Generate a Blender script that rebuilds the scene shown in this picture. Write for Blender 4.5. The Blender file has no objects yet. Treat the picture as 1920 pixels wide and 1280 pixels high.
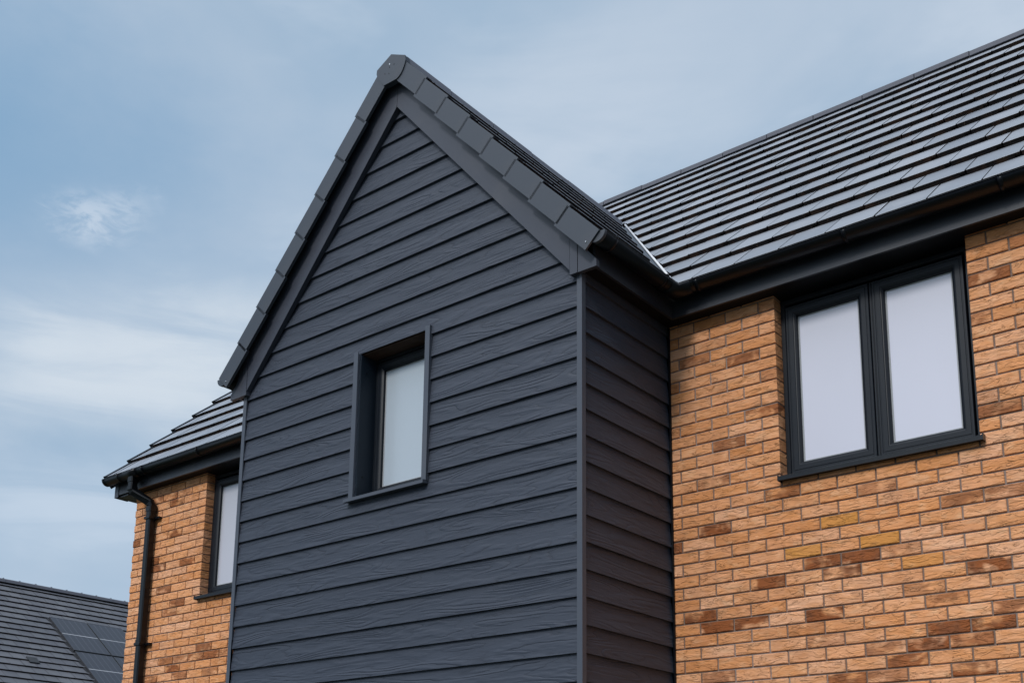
import bpy, bmesh, math, random
from mathutils import Vector, Matrix, Euler
random.seed(7)
R = math.radians
scene = bpy.context.scene
COL = scene.collection

# ------------------------------------------------------------------ mesh building helpers
class MB:
    """collects faces (with material slot, a colour attribute and a uv) and links them as one object"""
    def __init__(s):
        s.v = []; s.f = []; s.mi = []; s.c = []; s.uv = []; s.sm = []
    def face(s, pts, mi=0, c=(0, 0, 0, 0), uv=None, smooth=False):
        b = len(s.v)
        s.v.extend([tuple(p) for p in pts]); s.f.append(tuple(range(b, b + len(pts))))
        s.mi.append(mi); s.c.append(c); s.uv.append(uv or [(0, 0)] * len(pts)); s.sm.append(smooth)
    def box(s, x0, x1, y0, y1, z0, z1, mi=0, c=(0, 0, 0, 0), ch=0.0, M=None):
        """box, optionally with chamfered edges"""
        def T(p): return M @ Vector(p) if M is not None else p
        if ch <= 0:
            P = [(x0,y0,z0),(x1,y0,z0),(x1,y1,z0),(x0,y1,z0),(x0,y0,z1),(x1,y0,z1),(x1,y1,z1),(x0,y1,z1)]
            for q in ((0,3,2,1),(4,5,6,7),(0,1,5,4),(1,2,6,5),(2,3,7,6),(3,0,4,7)):
                s.face([T(P[i]) for i in q], mi, c)
            return
        bm = bmesh.new()
        bmesh.ops.create_cube(bm, size=1)
        for v in bm.verts:
            v.co = Vector((x0 + (v.co.x + .5) * (x1 - x0), y0 + (v.co.y + .5) * (y1 - y0), z0 + (v.co.z + .5) * (z1 - z0)))
        bmesh.ops.bevel(bm, geom=list(bm.edges), offset=ch, segments=2, profile=.6, affect='EDGES')
        for f in bm.faces: s.face([T(v.co) for v in f.verts], mi, c, smooth=False)
        bm.free()
    def prism(s, poly, axis, a, b, mi=0, c=(0,0,0,0)):
        """extrude a 2D polygon along an axis: axis 'y' -> poly (x,z); axis 'x' -> poly (y,z); axis 'z' -> poly (x,y)"""
        def P(p, t):
            return (p[0], t, p[1]) if axis == 'y' else ((t, p[0], p[1]) if axis == 'x' else (p[0], p[1], t))
        n = len(poly)
        s.face([P(p, a) for p in poly], mi, c); s.face([P(p, b) for p in reversed(poly)], mi, c)
        for i in range(n):
            p, q = poly[i], poly[(i + 1) % n]
            s.face([P(p, a), P(p, b), P(q, b), P(q, a)], mi, c)
    def sweep(s, path, prof, mi=0, closed=True, caps=True, smooth=True, up=Vector((0, 0, 1))):
        """sweep profile [(side, up)] along a path with mitred corners"""
        path = [Vector(p) for p in path]; rings = []
        for i, p in enumerate(path):
            d1 = (path[i] - path[i-1]).normalized() if i else None
            d2 = (path[i+1] - path[i]).normalized() if i < len(path) - 1 else None
            d = d1 or d2
            t = ((d1 + d2).normalized() if d1 and d2 else d)
            side = d.cross(up)
            if side.length < 1e-4: side = d.cross(Vector((0, 1, 0)))
            side.normalize(); u = side.cross(d).normalized()
            ring = []
            for a, b in prof:
                q = p + side * a + u * b
                # slide along d onto the mitre plane
                q = q + d * ((p - q).dot(t) / d.dot(t))
                ring.append(q)
            rings.append(ring)
        n = len(prof)
        for i in range(len(rings) - 1):
            for j in range(n if closed else n - 1):
                k = (j + 1) % n
                s.face([rings[i][j], rings[i][k], rings[i+1][k], rings[i+1][j]], mi, smooth=smooth)
        if caps and closed:
            s.face(list(reversed(rings[0])), mi); s.face(rings[-1], mi)
    def build(s, name, mats, parent=None, merge=True, clips=(), weld=1e-5):
        me = bpy.data.meshes.new(name)
        me.from_pydata([tuple(v) for v in s.v], [], s.f)
        if not isinstance(mats, (list, tuple)): mats = [mats]
        for m in mats: me.materials.append(m)
        me.polygons.foreach_set('material_index', s.mi)
        me.polygons.foreach_set('use_smooth', s.sm)
        ca = me.color_attributes.new('ident', 'FLOAT_COLOR', 'CORNER')
        uvl = me.uv_layers.new(name='local')
        cols = []; uvs = []
        for f, c, u in zip(s.f, s.c, s.uv):
            for k in range(len(f)): cols.extend(c); uvs.extend(u[k])
        ca.data.foreach_set('color', cols); uvl.data.foreach_set('uv', uvs)
        if merge or clips:
            bm = bmesh.new(); bm.from_mesh(me)
            for co, no in clips:
                bmesh.ops.bisect_plane(bm, geom=list(bm.verts) + list(bm.edges) + list(bm.faces), plane_co=co, plane_no=no, clear_outer=False, clear_inner=True)
            if merge: bmesh.ops.remove_doubles(bm, verts=list(bm.verts), dist=weld)
            bmesh.ops.recalc_face_normals(bm, faces=list(bm.faces))
            bm.to_mesh(me); bm.free()
        me.update()
        o = bpy.data.objects.new(name, me); COL.objects.link(o)
        if parent: o.parent = parent
        return o
    def join(s, other):
        b = len(s.v); s.v += other.v; s.f += [tuple(i + b for i in f) for f in other.f]
        s.mi += other.mi; s.c += other.c; s.uv += other.uv; s.sm += other.sm

def empty(name, loc, label, cat):
    o = bpy.data.objects.new(name, None); COL.objects.link(o); o.location = loc
    o['label'] = label; o['category'] = cat; o.empty_display_size = .3
    return o

def keep(o, parent):
    """parent while leaving the world position (parents are unrotated)"""
    o.parent = parent; o.location = Vector(o.location) - Vector(parent.location)
    return o

# ------------------------------------------------------------------ materials
def newmat(name):
    m = bpy.data.materials.new(name); m.use_nodes = True
    nt = m.node_tree; nt.nodes.clear()
    out = nt.nodes.new('ShaderNodeOutputMaterial'); b = nt.nodes.new('ShaderNodeBsdfPrincipled')
    nt.links.new(b.outputs[0], out.inputs[0])
    return m, nt, b
def N(nt, t, **kw):
    n = nt.nodes.new(t)
    for k, v in kw.items(): setattr(n, k, v)
    return n
def L(nt, a, b): nt.links.new(a, b)
def val(nt, sock, v):
    sock.default_value = v
def math_(nt, op, a, b=None, clamp=False):
    n = N(nt, 'ShaderNodeMath', operation=op); n.use_clamp = clamp
    for i, x in enumerate((a, b)):
        if x is None: continue
        if isinstance(x, (int, float)): n.inputs[i].default_value = x
        else: L(nt, x, n.inputs[i])
    return n.outputs[0]
def mixc(nt, f, a, b, blend='MIX'):
    n = N(nt, 'ShaderNodeMix', data_type='RGBA', blend_type=blend)
    for i, x in ((0, f), (6, a), (7, b)):
        if isinstance(x, (int, float)): n.inputs[i].default_value = x
        elif isinstance(x, tuple): n.inputs[i].default_value = (*x, 1) if len(x) == 3 else x
        else: L(nt, x, n.inputs[i])
    return n.outputs[2]
def ramp(nt, fac, stops, interp='LINEAR'):
    n = N(nt, 'ShaderNodeValToRGB'); n.color_ramp.interpolation = interp
    el = n.color_ramp.elements
    while len(el) < len(stops): el.new(.5)
    for e, (p, c) in zip(el, stops): e.position = p; e.color = (*c, 1) if len(c) == 3 else c
    L(nt, fac, n.inputs[0]); return n.outputs[0]
def ramp1(nt, fac, a, b, va=0., vb=1.):
    n = N(nt, 'ShaderNodeMapRange'); n.clamp = True; n.interpolation_type = 'SMOOTHSTEP'
    L(nt, fac, n.inputs[0])
    for i, x in enumerate((a, b, va, vb)): n.inputs[i+1].default_value = x
    return n.outputs[0]
def noise(nt, vec, scale, detail=4, rough=.55, dist=0.):
    n = N(nt, 'ShaderNodeTexNoise')
    n.inputs['Scale'].default_value = scale; n.inputs['Detail'].default_value = detail
    n.inputs['Roughness'].default_value = rough; n.inputs['Distortion'].default_value = dist
    if vec is not None: L(nt, vec, n.inputs['Vector'])
    return n.outputs['Fac']
def objco(nt): return N(nt, 'ShaderNodeTexCoord').outputs['Object']
def mapping(nt, vec, scale=(1, 1, 1), loc=(0, 0, 0), rot=(0, 0, 0)):
    n = N(nt, 'ShaderNodeMapping'); n.inputs['Scale'].default_value = scale; n.inputs['Location'].default_value = loc
    n.inputs['Rotation'].default_value = rot
    L(nt, vec, n.inputs['Vector']); return n.outputs[0]
def bump(nt, bsdf, h, strength=.3, dist=.003, prev=None):
    n = N(nt, 'ShaderNodeBump'); n.inputs['Strength'].default_value = strength; n.inputs['Distance'].default_value = dist
    L(nt, h, n.inputs['Height'])
    if prev is not None: L(nt, prev, n.inputs['Normal'])
    L(nt, n.outputs[0], bsdf.inputs['Normal']); return n.outputs[0]
def ident(nt):
    n = N(nt, 'ShaderNodeAttribute'); n.attribute_name = 'ident'
    s = N(nt, 'ShaderNodeSeparateColor'); L(nt, n.outputs['Color'], s.inputs[0])
    return s.outputs[0], s.outputs[1], s.outputs[2]

def simple(name, col, rough=.5, spec=.5, speckle=.15, sc=60, bmp=.0, coat=0., metal=0., grime=.12):
    m, nt, b = newmat(name)
    co = objco(nt)
    n1 = noise(nt, co, sc, 3); n2 = noise(nt, co, 2.3, 5, .6)
    dark = tuple(c * (1 - speckle) for c in col); light = tuple(c * (1 + speckle) for c in col)
    c = mixc(nt, n1, dark, light)
    c2 = mixc(nt, ramp1(nt, n2, .45, .75, 0, grime), c, (.16, .15, .14))
    L(nt, c2, b.inputs['Base Color'])
    L(nt, math_(nt, 'ADD', math_(nt, 'MULTIPLY', n2, .22), rough - .11), b.inputs['Roughness'])
    b.inputs['Specular IOR Level'].default_value = spec
    b.inputs['Metallic'].default_value = metal
    if coat: b.inputs['Coat Weight'].default_value = coat; b.inputs['Coat Roughness'].default_value = .08
    if bmp: bump(nt, b, n1, bmp, .0015)
    return m

def mat_cladding():
    m, nt, b = newmat('painted_fibre_cement_board')
    co = objco(nt); r, g, bl = ident(nt)
    # object position along the board, shifted for every board
    sep = N(nt, 'ShaderNodeSeparateXYZ'); L(nt, co, sep.inputs[0])
    along = math_(nt, 'ADD', sep.outputs[0], sep.outputs[1])
    cmb = N(nt, 'ShaderNodeCombineXYZ')
    L(nt, math_(nt, 'ADD', along, math_(nt, 'MULTIPLY', r, 37.)), cmb.inputs[0])
    L(nt, sep.outputs[2], cmb.inputs[1]); L(nt, math_(nt, 'MULTIPLY', g, 13.), cmb.inputs[2])
    v = cmb.outputs[0]
    # contour lines of a stretched noise give cathedral grain with knots
    n1 = noise(nt, mapping(nt, v, (1.15, 9.2, 1)), 1.0, 1.4, .42, .25)
    wob = noise(nt, mapping(nt, v, (11, 46, 1)), 1.0, 3, .6)
    ph = math_(nt, 'ADD', math_(nt, 'MULTIPLY', n1, 66.), math_(nt, 'MULTIPLY', wob, 3.2))
    s1 = math_(nt, 'SINE', ph)
    # sharp on one side like embossed grain
    tri = math_(nt, 'POWER', math_(nt, 'ABSOLUTE', math_(nt, 'SINE', math_(nt, 'MULTIPLY', ph, .5))), .45)
    fade = ramp1(nt, noise(nt, mapping(nt, v, (3., 16., 1), (5, 3, 1)), 1., 2), .33, .60)
    fib = noise(nt, mapping(nt, v, (30, 420, 1)), 1., 3, .6)
    h = math_(nt, 'ADD', math_(nt, 'MULTIPLY', math_(nt, 'ADD', math_(nt, 'MULTIPLY', s1, .25), tri), fade), math_(nt, 'MULTIPLY', fib, .30))
    big = noise(nt, co, 1.7, 4); fine = noise(nt, co, 240, 2)
    c = mixc(nt, math_(nt, 'ADD', math_(nt, 'MULTIPLY', big, .6), math_(nt, 'MULTIPLY', g, .4)), (.0195, .0275, .0455), (.0280, .0380, .0610))
    c = mixc(nt, math_(nt, 'MULTIPLY', fine, .35), c, (.075, .085, .105))
    c = mixc(nt, ramp1(nt, tri, .25, .6, .30, 0), c, (.010, .013, .022))
    L(nt, c, b.inputs['Base Color'])
    L(nt, ramp1(nt, fine, .2, .8, .50, .62), b.inputs['Roughness'])
    b.inputs['Specular IOR Level'].default_value = .42
    bump(nt, b, h, 1., .0029)
    return m

def mat_brick():
    m, nt, b = newmat('sand_creased_buff_brick')
    r, burn, yel = ident(nt)
    uv = N(nt, 'ShaderNodeUVMap'); uv.uv_map = 'local'
    co = objco(nt)
    off = N(nt, 'ShaderNodeCombineXYZ'); L(nt, math_(nt, 'MULTIPLY', r, 61.), off.inputs[0]); L(nt, math_(nt, 'MULTIPLY', r, 17.), off.inputs[1]); L(nt, math_(nt, 'MULTIPLY', r, 9.), off.inputs[2])
    va = N(nt, 'ShaderNodeVectorMath', operation='ADD'); L(nt, uv.outputs[0], va.inputs[0]); L(nt, off.outputs[0], va.inputs[1])
    luv = va.outputs[0]                                   # metres within the brick + offset
    tone = ramp(nt, r, [(0, (.84, .385, .185)), (.22, (.89, .455, .250)), (.45, (.78, .325, .125)), (.62, (.91, .500, .305)), (.8, (.86, .405, .190)), (1, (.76, .325, .140))])
    mott = noise(nt, mapping(nt, luv, (9, 22, 1)), 1., 4, .6)
    c = mixc(nt, ramp1(nt, mott, .35, .75, 0, .55), tone, (.70, .27, .075))
    c = mixc(nt, ramp1(nt, noise(nt, mapping(nt, luv, (12, 26, 1), (3, 1, 0)), 1., 3), .5, .75, 0, .45), c, (.90, .56, .33))
    # kiln-burnt patch inside the brick
    bn = noise(nt, mapping(nt, luv, (8.5, 11, 1), (9, 4, 0)), 1., 2, .5, .3)
    bm_ = math_(nt, 'MULTIPLY', ramp1(nt, bn, .34, .54), burn, clamp=True)
    c = mixc(nt, bm_, c, (.27, .070, .018))
    bn2 = noise(nt, mapping(nt, luv, (14, 16, 1), (2, 8, 0)), 1., 3, .5)
    c = mixc(nt, math_(nt, 'MULTIPLY', math_(nt, 'MULTIPLY', ramp1(nt, bn2, .42, .62), burn), .55), c, (.11, .035, .02))
    c = mixc(nt, math_(nt, 'MULTIPLY', yel, ramp1(nt, mott, .25, .7, .90, .60)), c, (.60, .25, .035))
    # sand texture and creases
    sand = noise(nt, co, 420, 3, .7)
    c = mixc(nt, math_(nt, 'MULTIPLY', sand, .35), c, (.36, .19, .09))
    cv = mapping(nt, luv, (10, 33, 1))
    cn = noise(nt, cv, 1., 2.2, .45, 1.1)
    dcn = math_(nt, 'SUBTRACT', cn, .5)
    crease = ramp1(nt, math_(nt, 'ABSOLUTE', dcn), 0.0, .020, 1, 0)
    fold = ramp1(nt, dcn, -.010, .075)
    cn2 = math_(nt, 'SUBTRACT', noise(nt, mapping(nt, luv, (12, 38, 1), (31, 7, 2)), 1., 2., .45, 1.4), .46)
    crease = math_(nt, 'MAXIMUM', crease, math_(nt, 'MULTIPLY', ramp1(nt, math_(nt, 'ABSOLUTE', cn2), 0.0, .016, 1, 0), .7))
    msk = ramp1(nt, noise(nt, mapping(nt, luv, (14, 25, 1), (7, 7, 0)), 1., 1), .52, .64)
    crease = math_(nt, 'MULTIPLY', crease, msk)
    c = mixc(nt, math_(nt, 'MULTIPLY', crease, .50), c, (.26, .11, .045))
    L(nt, c, b.inputs['Base Color'])
    b.inputs['Roughness'].default_value = .9; b.inputs['Specular IOR Level'].default_value = .2
    h = math_(nt, 'SUBTRACT', math_(nt, 'ADD', math_(nt, 'MULTIPLY', sand, .18), math_(nt, 'ADD', math_(nt, 'MULTIPLY', fold, .8), math_(nt, 'MULTIPLY', cn2, 1.6))), math_(nt, 'MULTIPLY', crease, .8))
    bump(nt, b, h, .9, .0040)
    return m

def mat_mortar():
    m, nt, b = newmat('grey_brown_mortar')
    co = objco(nt)
    big = noise(nt, co, 1.1, 3)
    c = mixc(nt, noise(nt, co, 160, 3), (.140, .098, .078), (.29, .215, .175))
    c = mixc(nt, ramp1(nt, big, .50, .62, 0, .65), c, (.36, .30, .275))
    L(nt, c, b.inputs['Base Color']); b.inputs['Roughness'].default_value = .95; b.inputs['Specular IOR Level'].default_value = .1
    bump(nt, b, noise(nt, co, 260, 3), .6, .003)
    return m

def mat_tile():
    """grey interlocking concrete tile, smooth on top, raw and dirty on the thick front edge"""
    m, nt, b = newmat('slate_grey_concrete_tile')
    co = objco(nt); r, g, bl = ident(nt)
    big = noise(nt, co, 2.2, 5, .6); fine = noise(nt, co, 260, 3, .6)
    c = mixc(nt, r, (.160, .180, .212), (.262, .282, .316))
    c = mixc(nt, ramp1(nt, big, .5, .8, 0, .35), c, (.38, .39, .41))
    c = mixc(nt, math_(nt, 'MULTIPLY', fine, .3), c, (.24, .25, .27))
    spots = ramp1(nt, noise(nt, co, 34, 2), .70, .76)
    c = mixc(nt, math_(nt, 'MULTIPLY', spots, .3), c, (.42, .42, .42))
    L(nt, c, b.inputs['Base Color'])
    L(nt, ramp1(nt, big, .3, .7, .36, .50), b.inputs['Roughness'])
    b.inputs['Specular IOR Level'].default_value = .62
    bump(nt, b, fine, .12, .001)
    return m
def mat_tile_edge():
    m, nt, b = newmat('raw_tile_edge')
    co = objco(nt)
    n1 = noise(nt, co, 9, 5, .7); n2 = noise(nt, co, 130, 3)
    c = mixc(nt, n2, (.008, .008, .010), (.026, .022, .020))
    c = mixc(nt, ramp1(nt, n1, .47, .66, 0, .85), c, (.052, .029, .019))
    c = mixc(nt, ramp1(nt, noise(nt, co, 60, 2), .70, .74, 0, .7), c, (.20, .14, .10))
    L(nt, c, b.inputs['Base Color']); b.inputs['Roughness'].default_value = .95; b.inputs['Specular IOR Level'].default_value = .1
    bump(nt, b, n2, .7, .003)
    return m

def mat_pane(name, col, rough=.06, texture=0.):
    m, nt, b = newmat(name)
    co = objco(nt)
    n = noise(nt, mapping(nt, co, (1, 1, .6)), 1.3, 3); f = noise(nt, co, 190, 2)
    c = mixc(nt, n, tuple(x * .93 for x in col), tuple(min(1, x * 1.05) for x in col))
    c = mixc(nt, math_(nt, 'MULTIPLY', f, .12 + texture), c, tuple(x * .80 for x in col))
    L(nt, c, b.inputs['Base Color'])
    b.inputs['Roughness'].default_value = .35
    b.inputs['Coat Weight'].default_value = 1.; b.inputs['Coat Roughness'].default_value = rough
    b.inputs['Specular IOR Level'].default_value = .4
    if texture: bump(nt, b, noise(nt, co, 330, 2), texture, .0006)
    return m

M_CLAD = mat_cladding(); M_BRICK = mat_brick(); M_MORTAR = mat_mortar()
M_TILE = mat_tile(); M_EDGE = mat_tile_edge()
M_TRIM = simple('slate_blue_metal_trim', (.058, .070, .094), .5, .5, .10, 300)
M_TRIMSIDE = M_TRIM
M_BARGE = simple('satin_grey_upvc_board', (.040, .046, .064), .44, .5, .12, 320, .12)
M_CAP = simple('grey_dry_verge_plastic', (.039, .049, .066), .5, .5, .18, 420, .15)
M_RIDGE = simple('grey_concrete_ridge', (.100, .106, .130), .7, .4, .25, 200, .3)
M_RIDGE_LIT = simple('grey_concrete_ridge_lit', (.17, .18, .215), .7, .4, .25, 200, .3)  # same ridge concrete, light painted into the colour to lift the bay ridge's dark side
M_FASCIA = simple('anthracite_fascia_board', (.018, .0215, .030), .36, .5, .12, 260, .1)
M_GUTTER = simple('black_gutter_plastic', (.0022, .0034, .0058), .34, .28, .2, 200, 0, grime=.02)
M_PIPE = simple('black_downpipe_plastic', (.0026, .0038, .0060), .30, .32, .2, 200, 0, grime=.02)
M_FRAME = simple('anthracite_woodgrain_frame', (.0045, .0078, .0130), .42, .36, .2, 90, .1, grime=.03)
M_SILLB = simple('black_sill_plastic', (.005, .008, .012), .4, .35, .15, 120, grime=.03)
M_REVEAL = simple('dark_blue_reveal_metal', (.009, .017, .028), .5, .3, .15, 160, grime=.03)
M_HEAD = simple('brown_timber_head', (.045, .024, .016), .8, .2, .5, 18, .3)
M_WHITE = simple('white_valley_lining', (.68, .69, .71), .5, .4, .05, 50, grime=.2)
M_LEAD = simple('grey_valley_tray', (.10, .12, .15), .35, .5, .2, 30)
M_STEEL = simple('bright_screw_steel', (.65, .65, .66), .25, .5, .1, 50, metal=1.)
M_SPACER = simple('grey_glazing_spacer', (.33, .35, .37), .6, .3, .1, 100)
M_PANE_BLIND = mat_pane('blind_behind_clear_glass', (.655, .665, .765), .03)
M_PANE_OBSC = mat_pane('obscured_glass', (.45, .52, .585), .16, .35)
M_PANE_NET = mat_pane('net_behind_clear_glass', (.52, .53, .60), .04, .2)
M_SOFFIT = simple('black_soffit_board', (.0035, .0042, .006), .6, .2, .1, 120, grime=.03)

# ------------------------------------------------------------------ measured geometry (metres)
D = 0.966                    # main wall behind the bay front
W = 3.106                    # bay width, bay spans x -W..0
AX = -W / 2
BP = 0.15669; BZ = 1.0847    # cladding board pitch, bottom edge of board 0
ZB = 0.53108; XB = 0.06933   # brick grid origin
GZ = -3.71                   # ground
T1 = 1.160                   # tan of bay roof pitch
HOUSE_R = 5.0; HOUSE_L = -6.011; BACK = 6.90

house = empty('detached_house', (AX, 0, GZ), 'buff brick house with a dark clad gable bay and slate grey tiled roofs', 'house')
def part(mb, name, mats, parent=house, **kw):
    return mb.build(name, mats, None, **kw) if parent is None else keep(mb.build(name, mats, None, **kw), house) if parent is house else sub(mb.build(name, mats, None, **kw), parent)
def sub(o, parent):
    o.parent = parent; o.location = Vector(o.location) - (Vector(parent.location) + Vector(house.location)); return o
# every mesh is modelled in world coordinates; parts sit at -house.location, sub-parts at zero under their part
def sub(o, parent):
    o.parent = parent; return o

# ------------------------------------------------------------------ brickwork
SPECIAL = {}
for k in [(11, 4.), (13, 3.), (13, 5.)]: SPECIAL[k] = (0, 1.)
for k in [(15, 6.)]: SPECIAL[k] = (0, .6)
for k, v in {(14,3.5):1,(14,4.5):1,(14,5.5):.5,(15,4.):1,(11,7.):.7,(11,8.):.6,(8,2.5):.8,(16,7.5):1,(15,2.):1,(18,3.5):1,(20,6.5):1,(20,7.5):1,(19,8.):.7,(21,6.):1,(22,5.5):.9,(21,7.):.8,(23,7.):1,(19,3.):.4,(20,3.5):.5,(23,5.):.6,(17,0.):1,(18,.5):1,(18,1.5):1,(10,.5):1,(6,.5):.6,(22,.5):.6,(11,-1.):.9,(-4,1.5):.8,(1,2.):.9,(-2,2.5):.5,(-3,-1.):.5,(-5,8.):.9,(-2,7.5):.6,(5,8.):.8,(-7,9.):.6,
             (5,-25.):.8,(8,-24.5):.7,(14,-22.5):.8,(14,-21.5):.9,(14,-24.5):.7,(15,-24.):1,(16,-23.5):.7,(16,-25.5):.7,(-7,-25.):.7,(-6,-24.5):.9,(-2,-24.5):.9,(2,-25.5):.9,(-2,-27.5):.9,(-7,-24.):.6,(-7,-26.):.7}.items():
    SPECIAL[k] = (v, 0)
def brick_cell(mb, u0, u1, z0, z1, P, key, dep=.10):
    """one brick: P maps (u, depth, z) to a point; softened arris on the face"""
    rnd = random.random()
    burn, yel = SPECIAL.get(key, (random.random() * .9 if random.random() < .07 else (random.random() * .22), 0.))
    if key in SPECIAL: rnd = random.random()
    c = (rnd, burn, yel, 1)
    e = .0035; j = random.uniform(-.0012, .0012); jz = random.uniform(-.0008, .0008); z0 += jz; z1 += jz
    o = [(u0, z0), (u1, z0), (u1, z1), (u0, z1)]; i_ = [(u0+e, z0+e), (u1-e, z0+e), (u1-e, z1-e), (u0+e, z1-e)]
    uvo = [(a - u0, b - z0) for a, b in o]; uvi = [(a - u0, b - z0) for a, b in i_]
    mb.face([P(a, j, b) for a, b in i_], 0, c, uvi)
    for k in range(4):
        l = (k + 1) % 4
        mb.face([P(o[k][0], j + e * .8, o[k][1]), P(o[l][0], j + e * .8, o[l][1]), P(i_[l][0], j, i_[l][1]), P(i_[k][0], j, i_[k][1])], 0, c, [uvo[k], uvo[l], uvi[l], uvi[k]])
        du = dep if k % 2 else 0; dz = 0 if k % 2 else dep
        mb.face([P(o[k][0], dep, o[k][1]), P(o[l][0], dep, o[l][1]), P(o[l][0], j + e * .8, o[l][1]), P(o[k][0], j + e * .8, o[k][1])], 0, c,
                [(uvo[k][0] + du, uvo[k][1] + dz), (uvo[l][0] + du, uvo[l][1] + dz), uvo[l], uvo[k]])
def wall(mb, u0, u1, z0, ztop, P, holes=(), origin=XB, mort=.0085):
    r = math.floor((ZB - ztop) / .075) ; 
    while ZB - .075 * r > z0:
        zt = ZB - .075 * r; zb = zt - .075
        off = 0 if r % 2 else .5
        n = math.floor((u0 - origin) / .225 - off) + off
        while origin + .225 * n < u1:
            a = max(origin + .225 * n, u0); b = min(origin + .225 * (n + 1), u1)
            segs = [(a, b)]
            zm = (zt + zb) / 2
            for hx0, hx1, hz0, hz1 in holes:
                if hz0 < zm < hz1:
                    ns = []
                    for s0, s1 in segs:
                        if s1 <= hx0 or s0 >= hx1: ns.append((s0, s1))
                        else:
                            if s0 < hx0: ns.append((s0, hx0))
                            if s1 > hx1: ns.append((hx1, s1))
                    segs = ns
            for s0, s1 in segs:
                g0 = .005 if abs(s0 - (origin + .225 * n)) < 1e-6 else 0
                g1 = .005 if abs(s1 - (origin + .225 * (n + 1))) < 1e-6 else 0
                if s1 - s0 - g0 - g1 > .02:
                    tz = min(zt - .005, ztop)
                    for hx0, hx1, hz0, hz1 in holes:
                        if zb < hz0 < tz and s1 > hx0 + .01 and s0 < hx1 - .01: tz = hz0
                    if tz - zb > .012: brick_cell(mb, s0 + g0, s1 - g1, zb + .005, tz, P, (r, float(n)))
            n += 1
        r += 1
    # mortar body, split round the openings
    xs = sorted({u0, u1, *[h[0] for h in holes], *[h[1] for h in holes]})
    for a, b in zip(xs, xs[1:]):
        zs = [(z0, ztop)]
        for h in holes:
            if h[0] < (a + b) / 2 < h[1]: zs = [(z0, h[2]), (h[3], ztop)]
        for p, q in zs:
            if q - p < 1e-3: continue
            a_ = a + (.004 if any(abs(a - h[1]) < 1e-6 for h in holes) or a == u0 else 0); b_ = b - (.004 if any(abs(b - h[0]) < 1e-6 for h in holes) or b == u1 else 0)
            q_ = q - .004 if q < ztop else q
            C8 = [P(x, y, z) for x in (a_, b_) for y in (mort, .105) for z in (p, q_)]
            for f in ((0,1,3,2),(4,6,7,5),(0,4,5,1),(2,3,7,6),(0,2,6,4),(1,5,7,3)): mb.face([C8[i] for i in f], 1)
SOF = 1.134
HR = (0.739, 1.874, -.030, 2.0)      # window openings (x0, x1, z0, z1)
HL = (-4.8857, -3.745, -.030, 2.0)
front = lambda u, d, z: (u, D + d, z)
mb = MB(); wall(mb, 0.0, HOUSE_R, GZ - .2, SOF + .02, front, [HR]); o = part(mb, 'brick_wall', [M_BRICK, M_MORTAR]); o['label'] = 'buff brick wall right of the clad bay, with a two pane window'
mb = MB(); wall(mb, HOUSE_L, -W, GZ - .2, SOF + .02, front, [HL]); o = part(mb, 'brick_wall', [M_BRICK, M_MORTAR]); o['label'] = 'narrow buff brick wall left of the clad bay behind the downpipe'
# gable end walls and back wall (seen only from the side)
YR = 3.935; TM = math.tan(R(44.5))
def gable(x, sgn, name):
    mb = MB()
    P = lambda u, d, z: (x - sgn * d, u, z)
    wall(mb, D + .107, BACK, GZ - .2, SOF + .02, P, origin=D + .01)
    # triangle in plain courses
    r = math.floor((ZB - 4.3) / .075)
    zt = SOF + .02
    r = math.floor((ZB - zt) / .075) - 1
    while True:
        z0 = ZB - .075 * (r + 1)
        hw = (YR - .82) - (z0 + .075 - 1.16) / TM * 1.0
        if hw < .15: break
        y0, y1 = YR - hw, YR + hw
        n = 0; u = y0
        while u < y1 - .03:
            b = min(u + (.225 if n or r % 2 else .1125), y1)
            brick_cell(mb, u + .005, b - .005, z0 + .005, z0 + .070, P, ('g', r, n)); u = b; n += 1
        r -= 1
    tri = [(D + .11, SOF + .02), (BACK, SOF + .02), (YR, SOF + .02 + (BACK - YR) * TM * .9)]
    a, b = x - sgn * .0085, x - sgn * .11
    mb.prism(tri, 'x', a, b, 1)
    o = part(mb, name, [M_BRICK, M_MORTAR]); return o
gable(HOUSE_L, -1, 'gable_wall'); gable(HOUSE_R, 1, 'gable_wall')
mb = MB(); mb.box(HOUSE_L + .12, HOUSE_R - .12, BACK - .1, BACK - .01, GZ - .2, SOF, 0, (.3, .1, 0, 1)); part(mb, 'rear_wall', [M_BRICK])
mb = MB(); mb.box(HOUSE_L + .12, HOUSE_R - .12, D + .17, D + .22, GZ - .2, SOF, 0); part(mb, 'inner_wall', [M_SOFFIT])

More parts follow.
